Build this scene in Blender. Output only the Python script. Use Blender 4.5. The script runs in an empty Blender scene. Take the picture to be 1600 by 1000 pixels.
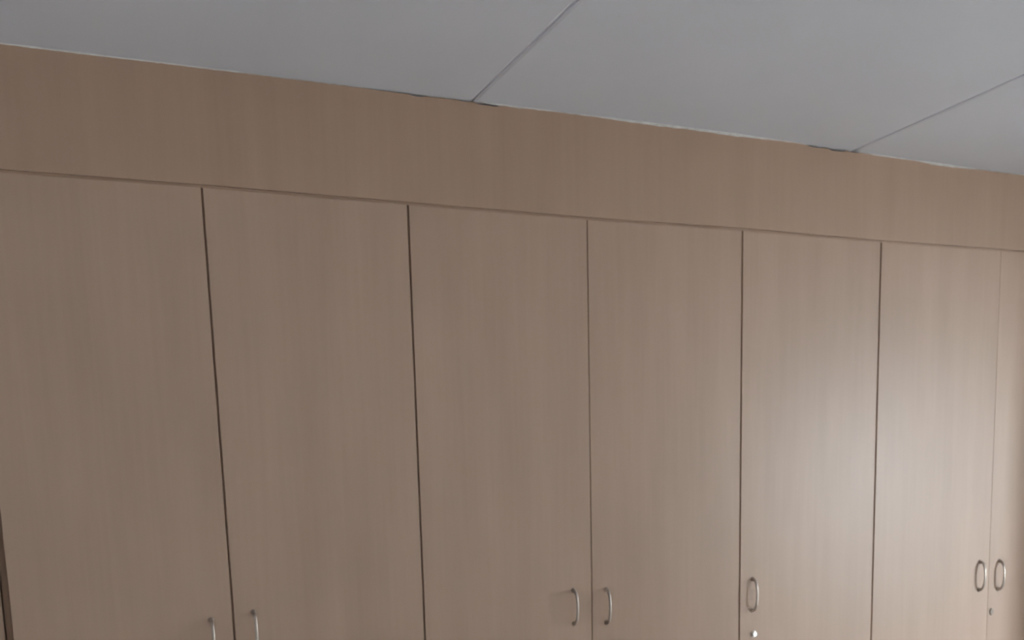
import bpy, bmesh, math, random
from mathutils import Vector, Matrix

C = bpy.context.scene
random.seed(4)

# ---------------------------------------------------------------- camera
K = 1 / 0.9                                   # metres per fitted unit (a door is 0.5 m wide)
F_PX = 1691.6
YAW, PITCH, ROLL = 0.40427, -0.16575, -0.02884
cam_d = bpy.data.cameras.new('camera')
cam = bpy.data.objects.new('camera', cam_d)
C.collection.objects.link(cam)
C.camera = cam
fwd = Vector((math.sin(YAW) * math.cos(PITCH), math.cos(YAW) * math.cos(PITCH), math.sin(PITCH)))
rgt = Vector((math.cos(YAW), -math.sin(YAW), 0))
up = rgt.cross(fwd)
r2 = rgt * math.cos(ROLL) + up * math.sin(ROLL)
u2 = -rgt * math.sin(ROLL) + up * math.cos(ROLL)
M = Matrix((r2, u2, -fwd)).transposed().to_4x4()
M.translation = Vector((0.07213 * K, -2.44951 * K, 1.3314 * K))
cam.matrix_world = M
cam_d.sensor_fit = 'HORIZONTAL'
cam_d.sensor_width = 36
cam_d.lens = 36 * F_PX / 1600
cam_d.shift_y = 566.7 / 1600
cam_d.clip_start = 0.02
cam_d.dof.use_dof = True
cam_d.dof.focus_distance = 1.75
cam_d.dof.aperture_fstop = 7.5

# ---------------------------------------------------------------- light
H_CEIL = 2.4745
RX0, RX1, RY = -1.4, 9.6, -6.0                # room: x from / to, back wall
WX0, WX1, WZ0, WZ1 = 6.88, 9.25, 0.50, 2.35   # window in the back wall
w = bpy.data.worlds.new('overcast_sky')
C.world = w
w.use_nodes = True
wn = w.node_tree.nodes
bg = wn['Background']
bg.inputs[0].default_value = (0.885, 0.96, 1.06, 1)
bg.inputs[1].default_value = 128.0
VY0, VY1, VZ0, VZ1 = -3.6, -2.6, 1.60, 2.30   # small high window added unseen in the right wall, as fill light


def portal(size_x, size_z, loc, rz):
    """sky light is sampled through each window opening"""
    pl = bpy.data.lights.new('window_daylight', 'AREA')
    pl.shape = 'RECTANGLE'
    pl.size, pl.size_y = size_x, size_z
    pl.cycles.is_portal = True
    po = bpy.data.objects.new('window_daylight', pl)
    po.location = loc
    po.rotation_euler = (math.radians(90), 0, rz)
    C.collection.objects.link(po)


portal(WX1 - WX0, WZ1 - WZ0, ((WX0 + WX1) / 2, RY - 0.19, (WZ0 + WZ1) / 2), 0)
portal(VY1 - VY0, VZ1 - VZ0, (RX1 + 0.19, (VY0 + VY1) / 2, (VZ0 + VZ1) / 2), math.radians(90))  # portal of the added fill window

C.view_settings.view_transform = 'Standard'
C.view_settings.look = 'None'
C.view_settings.gamma = 1
C.view_settings.use_curve_mapping = False
C.view_settings.exposure = 0.06
try:
    C.cycles.max_bounces = 16
    C.cycles.diffuse_bounces = 10
    C.cycles.sample_clamp_indirect = 6
except Exception:
    pass


# ---------------------------------------------------------------- materials
def mat(name, col, rough=0.5, metal=0.0, spec=0.5):
    m = bpy.data.materials.new(name)
    m.use_nodes = True
    b = m.node_tree.nodes['Principled BSDF']
    b.inputs['Base Color'].default_value = (*col, 1)
    b.inputs['Roughness'].default_value = rough
    b.inputs['Metallic'].default_value = metal
    b.inputs['Specular IOR Level'].default_value = spec
    return m, m.node_tree, b


def laminate(name, ca, cb, rough, spec):
    """beech-look laminate: faint grain running up and down, broad mottling, a slightly uneven gloss"""
    m, t, b = mat(name, ca, rough, 0, spec)
    n, l = t.nodes, t.links
    geo = n.new('ShaderNodeNewGeometry')
    oi = n.new('ShaderNodeObjectInfo')
    off = n.new('ShaderNodeVectorMath'); off.operation = 'SCALE'
    cmb = n.new('ShaderNodeCombineXYZ')
    l.new(oi.outputs['Random'], cmb.inputs['X']); l.new(oi.outputs['Random'], cmb.inputs['Z'])
    l.new(cmb.outputs[0], off.inputs[0]); off.inputs['Scale'].default_value = 37
    add = n.new('ShaderNodeVectorMath'); add.operation = 'ADD'
    l.new(geo.outputs['Position'], add.inputs[0]); l.new(off.outputs[0], add.inputs[1])

    def noise(sx, sz, detail, rg):
        mp = n.new('ShaderNodeMapping'); mp.inputs['Scale'].default_value = (sx, sx, sz)
        l.new(add.outputs[0], mp.inputs['Vector'])
        nz = n.new('ShaderNodeTexNoise'); nz.inputs['Scale'].default_value = 1
        nz.inputs['Detail'].default_value = detail; nz.inputs['Roughness'].default_value = rg
        l.new(mp.outputs[0], nz.inputs['Vector'])
        return nz.outputs['Fac']
    fine = noise(75, 2.6, 4, .6)
    mid = noise(11, 1.1, 3, .5)
    wide = noise(2.2, 1.2, 2, .5)
    m1 = n.new('ShaderNodeMath'); m1.operation = 'MULTIPLY_ADD'
    l.new(fine, m1.inputs[0]); m1.inputs[1].default_value = .22
    m2 = n.new('ShaderNodeMath'); m2.operation = 'MULTIPLY_ADD'
    l.new(mid, m2.inputs[0]); m2.inputs[1].default_value = .45
    m3 = n.new('ShaderNodeMath'); m3.operation = 'MULTIPLY'
    l.new(wide, m3.inputs[0]); m3.inputs[1].default_value = .35
    l.new(m3.outputs[0], m2.inputs[2]); l.new(m2.outputs[0], m1.inputs[2])
    cr = n.new('ShaderNodeValToRGB')
    cr.color_ramp.elements[0].position = .25; cr.color_ramp.elements[0].color = (*ca, 1)
    cr.color_ramp.elements[1].position = .77; cr.color_ramp.elements[1].color = (*cb, 1)
    l.new(m1.outputs[0], cr.inputs[0]); l.new(cr.outputs[0], b.inputs['Base Color'])
    mr = n.new('ShaderNodeMapRange')
    mr.inputs['To Min'].default_value = rough - .03; mr.inputs['To Max'].default_value = rough + .03
    l.new(mid, mr.inputs['Value']); l.new(mr.outputs[0], b.inputs['Roughness'])
    bp = n.new('ShaderNodeBump'); bp.inputs['Strength'].default_value = .04; bp.inputs['Distance'].default_value = .001
    l.new(fine, bp.inputs['Height']); l.new(bp.outputs[0], b.inputs['Normal'])
    return m


def plaster(name, ca, cb, rough=.8, scale=6, bump=.05):
    m, t, b = mat(name, ca, rough, 0, .3)
    n, l = t.nodes, t.links
    geo = n.new('ShaderNodeNewGeometry')
    nz = n.new('ShaderNodeTexNoise'); nz.inputs['Scale'].default_value = scale; nz.inputs['Detail'].default_value = 5
    l.new(geo.outputs['Position'], nz.inputs['Vector'])
    cr = n.new('ShaderNodeValToRGB')
    cr.color_ramp.elements[0].position = .3; cr.color_ramp.elements[0].color = (*ca, 1)
    cr.color_ramp.elements[1].position = .7; cr.color_ramp.elements[1].color = (*cb, 1)
    l.new(nz.outputs['Fac'], cr.inputs[0]); l.new(cr.outputs[0], b.inputs['Base Color'])
    n2 = n.new('ShaderNodeTexNoise'); n2.inputs['Scale'].default_value = 180
    l.new(geo.outputs['Position'], n2.inputs['Vector'])
    bp = n.new('ShaderNodeBump'); bp.inputs['Strength'].default_value = bump; bp.inputs['Distance'].default_value = .002
    l.new(n2.outputs['Fac'], bp.inputs['Height']); l.new(bp.outputs[0], b.inputs['Normal'])
    return m


M_DOOR = laminate('beech_laminate', (.388, .260, .188), (.490, .340, .252), .33, .25)
M_FASCIA = laminate('beech_laminate_fascia', (.372, .245, .172), (.466, .316, .228), .34, .2)
M_CARC = mat('carcass_board', (.31, .20, .135), .7, 0, .2)[0]
M_NICKEL = mat('brushed_nickel', (.46, .39, .335), .40, 1.0)[0]
M_COVER = mat('dull_brown_cover', (.30, .23, .18), .6)[0]
M_STEEL = mat('polished_lock_steel', (.72, .69, .65), .28, 1.0)[0]
M_SLOT = mat('keyhole_black', (.02, .018, .016), .6)[0]
M_CEIL = plaster('painted_ceiling_board', (.785, .785, .83), (.815, .815, .86), .75, 3)
M_VOID = mat('roof_void_dark', (.12, .12, .12), .9)[0]
M_FILL = plaster('old_filler_bead', (.62, .58, .53), (.80, .77, .73), .75, 40, .3)
M_WALL = plaster('white_wall_paint', (.80, .80, .79), (.83, .83, .82), .8, 4)
M_WALL2 = plaster('cream_wall_paint', (.64, .60, .53), (.67, .63, .56), .8, 4)
M_SKIRT = mat('skirting_varnish', (.25, .14, .08), .4)[0]
M_ALU = mat('window_white_paint', (.75, .75, .74), .4)[0]


def floor_mat():
    m, t, b = mat('vinyl_floor', (.34, .28, .22), .4)
    n, l = t.nodes, t.links
    geo = n.new('ShaderNodeNewGeometry')
    br = n.new('ShaderNodeTexBrick'); br.inputs['Scale'].default_value = 1
    br.inputs['Brick Width'].default_value = .45; br.inputs['Row Height'].default_value = .45
    br.offset = 0; br.inputs['Mortar Size'].default_value = .004
    br.inputs['Color1'].default_value = (.62, .62, .61, 1); br.inputs['Color2'].default_value = (.59, .59, .58, 1)
    br.inputs['Mortar'].default_value = (.35, .35, .34, 1)
    l.new(geo.outputs['Position'], br.inputs['Vector']); l.new(br.outputs[0], b.inputs['Base Color'])
    return m


M_FLOOR = floor_mat()
M_GROUND = plaster('outdoor_paving', (.42, .40, .37), (.50, .48, .45), .9, 1.5)


def glass_mat():
    m = bpy.data.materials.new('window_glass'); m.use_nodes = True
    t = m.node_tree; n, l = t.nodes, t.links
    n.remove(n['Principled BSDF'])
    tr = n.new('ShaderNodeBsdfTransparent'); tr.inputs[0].default_value = (.95, .97, .96, 1)
    gl = n.new('ShaderNodeBsdfGlossy'); gl.inputs['Roughness'].default_value = .02
    fr = n.new('ShaderNodeFresnel'); fr.inputs[0].default_value = 1.5
    mx = n.new('ShaderNodeMixShader')
    l.new(fr.outputs[0], mx.inputs[0]); l.new(tr.outputs[0], mx.inputs[1]); l.new(gl.outputs[0], mx.inputs[2])
    l.new(mx.outputs[0], n['Material Output'].inputs[0])
    return m


M_GLASS = glass_mat()


# ---------------------------------------------------------------- mesh helpers
def add_box(bm, x0, x1, y0, y1, z0, z1, mi=0):
    v = [bm.verts.new(p) for p in ((x0, y0, z0), (x1, y0, z0), (x1, y1, z0), (x0, y1, z0),
                                   (x0, y0, z1), (x1, y0, z1), (x1, y1, z1), (x0, y1, z1))]
    for f in ((3, 2, 1, 0), (4, 5, 6, 7), (0, 1, 5, 4), (1, 2, 6, 5), (2, 3, 7, 6), (3, 0, 4, 7)):
        bm.faces.new([v[i] for i in f]).material_index = mi
    return v


def add_prism(bm, outline, y0, y1):
    """outline of (x, z) points, counter-clockwise seen from -y, extruded from y0 to y1"""
    a = [bm.verts.new((x, y0, z)) for x, z in outline]
    b = [bm.verts.new((x, y1, z)) for x, z in outline]
    bm.faces.new(a); bm.faces.new(b[::-1])
    n = len(a)
    for i in range(n):
        j = (i + 1) % n
        bm.faces.new((a[j], a[i], b[i], b[j]))


def obj(name, bm, mats, parent=None, origin=None, bevel=0, smooth=False):
    bmesh.ops.recalc_face_normals(bm, faces=bm.faces)
    if origin is not None:
        bmesh.ops.translate(bm, verts=bm.verts, vec=-Vector(origin))
    me = bpy.data.meshes.new(name)
    bm.to_mesh(me); bm.free()
    for m in (mats if isinstance(mats, (list, tuple)) else [mats]):
        me.materials.append(m)
    if smooth:
        for p in me.polygons: p.use_smooth = True
    o = bpy.data.objects.new(name, me)
    C.collection.objects.link(o)
    if origin is not None: o.location = origin
    if parent is not None:
        o.parent = parent
        # parents carry a plain translation only, so the child location is relative
        p, q = parent, Vector((0, 0, 0))
        while p is not None:
            q += p.location; p = p.parent
        o.location = (Vector(origin) if origin is not None else Vector((0, 0, 0))) - q
    if bevel:
        md = o.modifiers.new('bevel', 'BEVEL'); md.width = bevel; md.segments = 2; md.limit_method = 'ANGLE'
    return o


def structure(name, bm, mats, bevel=0, label=None):
    o = obj(name, bm, mats, bevel=bevel)
    o['kind'] = 'structure'
    if label: o['label'] = label
    return o


def thing(name, label, cat, loc, group=None):
    o = bpy.data.objects.new(name, None)
    o.empty_display_size = .1
    C.collection.objects.link(o)
    o.location = loc; o['label'] = label; o['category'] = cat
    if group: o['group'] = group
    return o


# ---------------------------------------------------------------- the room
DOOR_TH = .018
DEPTH = .60                                     # wardrobes are 0.6 m deep, the wall stands behind them
WBACK = DEPTH + .004

bm = bmesh.new(); add_box(bm, RX0 - .2, RX1 + .2, RY - .2, WBACK + .2, -.12, 0)
structure('floor', bm, M_FLOOR)
bm = bmesh.new(); add_box(bm, RX0 - .2, RX1 + .2, WBACK, WBACK + .2, 0, 2.75)
structure('wall_front', bm, M_WALL)
bm = bmesh.new(); add_box(bm, RX0 - .2, RX0, RY, WBACK, 0, 2.75)
structure('wall_left', bm, M_WALL)
bm = bmesh.new()
add_box(bm, RX1, RX1 + .2, RY, VY0, 0, 2.75); add_box(bm, RX1, RX1 + .2, VY1, WBACK, 0, 2.75)
add_box(bm, RX1, RX1 + .2, VY0, VY1, 0, VZ0); add_box(bm, RX1, RX1 + .2, VY0, VY1, VZ1, 2.75)
structure('wall_right', bm, M_WALL)
bm = bmesh.new()
add_box(bm, RX0 - .2, WX0, RY - .2, RY, 0, 2.75)
add_box(bm, WX1, RX1 + .2, RY - .2, RY, 0, 2.75)
add_box(bm, WX0, WX1, RY - .2, RY, 0, WZ0)
add_box(bm, WX0, WX1, RY - .2, RY, WZ1, 2.75)
structure('wall_back', bm, M_WALL)

# ceiling of long boards that meet in shallow open joints running away from the wardrobes;
# the boards have sagged a few millimetres towards the right
def ceil_z(x):
    pts = [(-9, 2.4755), (.1, 2.4755), (.64, 2.4780), (1.18, 2.4785), (1.80, 2.4790), (2.10, 2.4775),
           (2.55, 2.4690), (2.80, 2.4655), (3.1, 2.4650), (9, 2.4660)]
    for (a, za), (b, zb) in zip(pts, pts[1:]):
        if a <= x <= b: return za + (zb - za) * (x - a) / (b - a)
    return H_CEIL


JOINTS = [1.1822 + 1.2103 * k for k in range(-3, 8)]
edges = [RX0 - .2] + [j for j in JOINTS if RX0 < j < RX1] + [RX1 + .2]
bm = bmesh.new()
JW = .0042
for i, (a, b) in enumerate(zip(edges, edges[1:])):
    xa, xb = a + (JW if i else 0), b - (JW if i < len(edges) - 2 else 0)
    xs = [xa, xa + .006] + [xa + (xb - xa) * k / 6 for k in range(1, 6)] + [xb - .006, xb]
    lo = [(x, ceil_z(x) + (.0016 if k in (0, len(xs) - 1) else 0)) for k, x in enumerate(xs)]
    add_prism(bm, lo + [(xb, 2.52), (xa, 2.52)], RY - .2, WBACK + .2)
    # the joint's bottom: a strip a little way up
    if i: add_box(bm, a - JW - .002, a + JW + .002, RY - .2, WBACK + .2, ceil_z(a) + .006, 2.515)
add_box(bm, RX0 - .2, RX1 + .2, RY - .2, WBACK + .2, 2.521, 2.60)
structure('ceiling', bm, [M_CEIL, M_VOID], label='pale grey painted ceiling boards with thin open joints')

# skirting boards on the walls in the open
bm = bmesh.new(); add_box(bm, RX0, RX0 + .018, RY, -.02, 0, .09); structure('baseboard_left', bm, M_SKIRT, .002)
bm = bmesh.new(); add_box(bm, RX1 - .018, RX1, RY, WBACK, 0, .09); structure('baseboard_right', bm, M_SKIRT, .002)
bm = bmesh.new(); add_box(bm, RX0 + .018, RX1 - .018, RY, RY + .018, 0, .09); structure('baseboard_back', bm, M_SKIRT, .002)

# the back-wall window and an added, unseen fill-light window on the right, each modelled along x and turned into its wall
def window(n, width, h, loc, rz):
    hw, fw = width / 2, .05
    bm = bmesh.new()
    add_box(bm, -hw, -hw + fw, -.13, -.07, 0, h); add_box(bm, hw - fw, hw, -.13, -.07, 0, h)
    add_box(bm, -hw + fw, hw - fw, -.13, -.07, 0, fw); add_box(bm, -hw + fw, hw - fw, -.13, -.07, h - fw, h)
    add_box(bm, -.02, .02, -.13, -.07, fw, h - fw)
    add_box(bm, -hw - .03, hw + .03, -.07, .04, -.025, 0)
    o = structure('window_%d' % n, bm, M_ALU)
    bm = bmesh.new()
    add_box(bm, -hw + fw, -.02, -.102, -.098, fw, h - fw); add_box(bm, .02, hw - fw, -.102, -.098, fw, h - fw)
    obj('window_pane', bm, M_GLASS, o)
    o.location = loc; o.rotation_euler = (0, 0, rz)


window(1, WX1 - WX0, WZ1 - WZ0, ((WX0 + WX1) / 2, RY, WZ0), 0)
window(2, VY1 - VY0, VZ1 - VZ0, (RX1, (VY0 + VY1) / 2, VZ0), math.radians(90))  # added window, out of view, lifts the left doors and the room
bm = bmesh.new(); add_box(bm, -30, 60, -60, RY - .2, -.6, -.5); add_box(bm, RX1 + .2, 60, RY - .2, 30, -.6, -.5)
structure('ground', bm, M_GROUND)

# ---------------------------------------------------------------- wardrobes
# joints between the doors: x at z = 2.22 and at z = 1.10, gap width, and height of the door tops
S = {
    -2: (-1.022, -1.022, .004, 2.217),
    -1: (-.517, -.517, .004, 2.217),
    0: (-.0030, -.0030, .015, 2.2165),
    1: (.4985, .5010, .0052, 2.2205),
    2: (.9990, .9965, .0054, 2.2205),
    3: (1.5015, 1.4970, .0038, 2.2205),
    4: (2.0005, 1.9975, .0056, 2.2265),
    5: (2.5050, 2.5060, .0056, 2.2255),
    6: (2.9950, 3.0040, .0004, 2.2300),
    7: (3.5000, 3.5000, .0030, 2.2300),
}
KICK = .10
STILE = {1: .0065, 2: .0065, 3: .0020, 4: .0042, 5: .0042}   # depth of the stile behind each joint


def sx(i, z):
    a, b = S[i][0], S[i][1]
    return a + (b - a) * (2.22 - z) / 1.12 if z < 2.22 else a


def door_mesh(i, name, parent, y=0.0):
    """door between joint i and joint i + 1"""
    gl, gr = S[i][2] / 2, S[i + 1][2] / 2
    zb = KICK + .004
    # the gap of the leftmost dark joint lies wholly left of the first door
    l = lambda z: sx(i, z) + gl
    r = lambda z: sx(i + 1, z) - gr
    drop = .0034                                 # half of the thin joint below the fascia
    zt0, zt1 = S[i][3] - drop, S[i + 1][3] - drop
    bm = bmesh.new()
    add_prism(bm, [(l(zb), zb), (r(zb), zb), (r(zt1), zt1), (l(zt0), zt0)], y, y + DOOR_TH)
    return obj(name, bm, M_DOOR, parent, origin=(l(zb), y, zb), bevel=.0011)


# bow handle: an arched bar, thicker in the middle, standing out from the door on two small feet
def handle_bm():
    bm = bmesh.new()
    n, m = 28, 12
    hh, dep = .047, .024
    rings = []
    for k in range(n + 1):
        t = math.pi * k / n
        z = hh * math.cos(t); y = -dep * math.sin(t) ** .72 if 0 < k < n else 0
        # tangent
        e = 1e-3
        tz = -hh * math.sin(t); ty = -dep * math.cos(t)
        L = math.hypot(ty, tz); ty /= L; tz /= L
        ny, nz = tz, -ty                          # in-plane normal
        s = math.sin(t)
        wx = .0050 - .0010 * s                    # half width across the door
        wn = .0042 - .0016 * s
        rings.append([bm.verts.new((wx * math.cos(a), y + ny * wn * math.sin(a), z + nz * wn * math.sin(a)))
                      for a in (2 * math.pi * q / m for q in range(m))])
    for a, b in zip(rings, rings[1:]):
        for q in range(m):
            bm.faces.new((a[q], a[(q + 1) % m], b[(q + 1) % m], b[q]))
    bm.faces.new(rings[0]); bm.faces.new(rings[-1][::-1])
    for s in (-1, 1):                             # feet
        bmesh.ops.create_cone(bm, cap_ends=True, segments=16, radius1=.0070, radius2=.0055, depth=.004,
                              matrix=Matrix.Translation((0, -.0018, s * hh)) @ Matrix.Rotation(math.radians(90), 4, 'X'))
    return bm


def lock_bm():
    """round cam lock: flange, raised barrel, key slot"""
    bm = bmesh.new()
    rot = Matrix.Rotation(math.radians(90), 4, 'X')
    bmesh.ops.create_cone(bm, cap_ends=True, segments=28, radius1=.0100, radius2=.0092, depth=.003,
                          matrix=Matrix.Translation((0, -.0013, 0)) @ rot)
    bmesh.ops.create_cone(bm, cap_ends=True, segments=28, radius1=.0082, radius2=.0074, depth=.006,
                          matrix=Matrix.Translation((0, -.004, 0)) @ rot)
    for f in bm.faces: f.material_index = 0
    add_box(bm, -.0008, .0008, -.0073, -.0066, -.0036, .0036, 1)
    return bm


protos = {}


def fit_on(kind, door, x, z, y=0.0):
    """put a handle or a lock on a door; the first of a kind is built, the rest are copies"""
    if kind not in protos:
        bm = handle_bm() if kind == 'handle' else lock_bm()
        me_o = obj(kind, bm, [M_NICKEL] if kind == 'handle' else [M_STEEL, M_SLOT], smooth=(kind == 'handle'))
        protos[kind] = me_o
        o = me_o
    else:
        o = protos[kind].copy()
        C.collection.objects.link(o)
    o.parent = door
    o.location = Vector((x, y, z)) - (door.parent.location + door.location)
    return o


def wardrobe(i0, i1, label, setback=0.0):
    t = thing('wardrobe', label, 'wardrobe', ((S[i0][0] + S[i1][0]) / 2, setback + DOOR_TH, 0),
              'laminate wardrobes built in side by side')
    f = setback + DOOR_TH + .0015
    x0, x1 = S[i0][0] + .0005, S[i1][0] - .0005
    if i0 == 0: x0 += .0085
    zt = min(S[i0][3], S[i1][3]) - .004
    b = .016
    bm = bmesh.new()
    add_box(bm, x0, x0 + b, f, DEPTH, 0, zt); add_box(bm, x1 - b, x1, f, DEPTH, 0, zt)
    add_box(bm, x0 + b, x1 - b, f, DEPTH, zt - b, zt)
    add_box(bm, x0 + b, x1 - b, f, DEPTH, KICK, KICK + b)
    add_box(bm, x0 + b, x1 - b, DEPTH - .006, DEPTH, KICK + b, zt - b)
    add_box(bm, x0 + b, x1 - b, f + .03, DEPTH - .006, 1.72, 1.72 + b)
    # stiles that close the joints between the doors from behind
    for i in range(i0, i1):
        if i + 1 in STILE:
            dep, g = STILE[i + 1], S[i + 1][2] / 2 - .0003
            zl, zh = KICK + .01, S[i + 1][3] - .0040
            add_prism(bm, [(sx(i + 1, zl) - g, zl), (sx(i + 1, zl) + g, zl), (sx(i + 1, zh) + g, zh), (sx(i + 1, zh) - g, zh)],
                      dep, f - .0004)
    obj('carcass', bm, M_CARC, t, origin=((x0 + x1) / 2, f, 0))
    bm = bmesh.new(); add_box(bm, x0 + b, x1 - b, f + .04, f + .056, 0, KICK)
    obj('plinth', bm, M_CARC, t, origin=((x0 + x1) / 2, f + .04, 0))
    return t, [door_mesh(i, 'door', t, setback) for i in range(i0, i1)]


# the neighbour at the far left stands 20 mm further back, across the dark gap
SB = .022
S_save = S[0]
S[0] = (-.0103, -.0103, .006, 2.2165)
t0, d0 = wardrobe(-2, 0, 'set-back brown wardrobe left of the dark gap at the bottom left corner', SB)
S[0] = S_save
HZ = 1.181
bm = bmesh.new(); add_box(bm, -.0100, .0042, .026, .038, KICK, 2.212)
obj('filler_strip', bm, M_CARC, t0, origin=(-.003, .026, KICK))
fit_on('handle', d0[0], -.517 - .05, HZ, SB); fit_on('handle', d0[1], -.517 + .05, HZ, SB)

tA, dA = wardrobe(0, 2, 'beech laminate double-door wardrobe whose two bow handles are cut off by the bottom edge')
fit_on('handle', dA[0], .4470, 1.167); fit_on('handle', dA[1], .5510, 1.179)

tB, dB = wardrobe(2, 4, 'beech laminate double-door wardrobe with two complete bow handles close together near the middle')
fit_on('handle', dB[0], 1.4405, 1.1815); fit_on('handle', dB[1], 1.5440, 1.1775)

tC, dC = wardrobe(4, 5, 'narrow single-door beech laminate wardrobe with bow handle above a shiny round lock')
fit_on('handle', dC[0], 2.0455, 1.1805); fit_on('lock', dC[0], 2.0510, 1.0605)

tD, dD = wardrobe(5, 7, 'beech laminate double-door wardrobe catching the window glare, handle pair at the right edge')
fit_on('handle', dD[0], 2.9625, 1.1885); fit_on('handle', dD[1], 3.0490, 1.1865)
bm = bmesh.new()                                  # small dull keyhole cover on the last door
bmesh.ops.create_cone(bm, cap_ends=True, segments=24, radius1=.0085, radius2=.0070, depth=.004,
                      matrix=Matrix.Translation((3.0215, -.0018, 1.0645)) @ Matrix.Rotation(math.radians(90), 4, 'X') @ Matrix.Scale(1.5, 4, (0, 1, 0)))
kc = obj('keyhole_cover', bm, M_COVER, dD[1], origin=(3.0215, 0, 1.0645))

# ---------------------------------------------------------------- fascia board above the doors
UP = .0036
xs_bot = [(-1.022, 2.217), (.0030, 2.2165), (.4985, 2.2205), (.999, 2.2205), (1.5015, 2.2205), (2.0005, 2.2265),
          (2.505, 2.2255), (2.95, 2.2300), (3.5, 2.2300)]
bot = [(x, z + UP) for x, z in xs_bot]
chips = [(1.035, .030, .0075), (1.08, .02, .004), (1.165, .020, .0050), (1.225, .050, .0085), (1.30, .03, .005), (1.36, .02, .0030),
         (1.50, .06, .0022), (2.255, .035, .0075), (2.33, .040, .0095), (2.39, .02, .005), (2.86, .05, .003), (3.05, .04, .0022)]
rnd = random.Random(11)
topl = []
x = 3.5
while x > -1.022:
    dz = .0016 + rnd.random() * .0012
    for cx, cw, cd in chips:
        u = abs(x - cx) / cw
        if u < 1: dz = max(dz, .72 * cd * min(1, 1.8 * (1 - u)) + rnd.random() * .0008)
    topl.append((x, ceil_z(x) - dz))
    x -= .011
topl.append((-1.022, ceil_z(-1) - .002))
bm = bmesh.new(); add_prism(bm, bot + topl, 0, DOOR_TH)
fa = obj('fascia_board', bm, M_FASCIA)
fa['label'] = 'long beech laminate fascia board between the wardrobe doors and the ceiling'
fa['category'] = 'board'
# the batten that carries it
bm = bmesh.new(); add_box(bm, -1.02, 3.498, DOOR_TH, DOOR_TH + .04, 2.262, 2.4640)
o = obj('batten', bm, M_FASCIA, fa)
# thin strip behind the joint between the doors and the board
bm = bmesh.new()
for (xa, za), (xb, zb) in zip(xs_bot, xs_bot[1:]):
    add_prism(bm, [(xa, za - .0030), (xb, zb - .0030), (xb, zb + .0040), (xa, za + .0040)], .0060, .0175)
obj('cover_strip', bm, M_FASCIA, fa)

# thin broken bead of filler where the board meets the ceiling
def bead(x0, x1, r0, seed):
    rn = random.Random(seed)
    bm = bmesh.new(); rings = []
    n = max(4, int((x1 - x0) / .012))
    v = 1.0
    for k in range(n + 1):
        x = x0 + (x1 - x0) * k / n
        v = .7 * v + .3 * rn.uniform(.45, 1.5)
        r = r0 * v * min(1, .25 + 3 * min(k, n - k) / n)
        zc = ceil_z(x)
        rings.append([bm.verts.new((x, .002 - r * a, zc + .0004 - r * b)) for a, b in
                      ((-.3, -.2), (1.0, -.1), (.95, .35), (.6, .75), (.2, 1.0), (-.3, 1.0))])
    for a, b in zip(rings, rings[1:]):
        for q in range(6):
            bm.faces.new((a[q], b[q], b[(q + 1) % 6], a[(q + 1) % 6]))
    bm.faces.new(rings[0]); bm.faces.new(rings[-1][::-1])
    return bm


allb = bmesh.new()
tmpm = bpy.data.meshes.new('tmp')
for k, (a, b, r) in enumerate([(-1.0, .93, .0036), (1.02, 1.12, .002), (1.20, 1.46, .0036), (1.46, 2.26, .0058), (2.42, 2.62, .0050),
                               (2.62, 2.90, .0068), (2.90, 3.49, .0028)]):
    q = bead(a, b, r, k + 3); q.to_mesh(tmpm); allb.from_mesh(tmpm); q.free()
bpy.data.meshes.remove(tmpm)
structure('trim_1', allb, M_FILL, label='thin uneven bead of pale filler between fascia and ceiling')

# wall stub closing the run of wardrobes on the right and on the left
bm = bmesh.new(); add_box(bm, 3.503, RX1, .004, WBACK, 0, 2.464); add_box(bm, 3.503, 3.72, -.51, .004, 0, 2.464); structure('wall_shade_nib_right', bm, M_WALL2)  # projecting pier is unseen, added to shade the end doors from the window
bm = bmesh.new(); add_box(bm, RX0, -1.026, .004, WBACK, 0, 2.474); structure('wall_nib_left', bm, M_WALL)
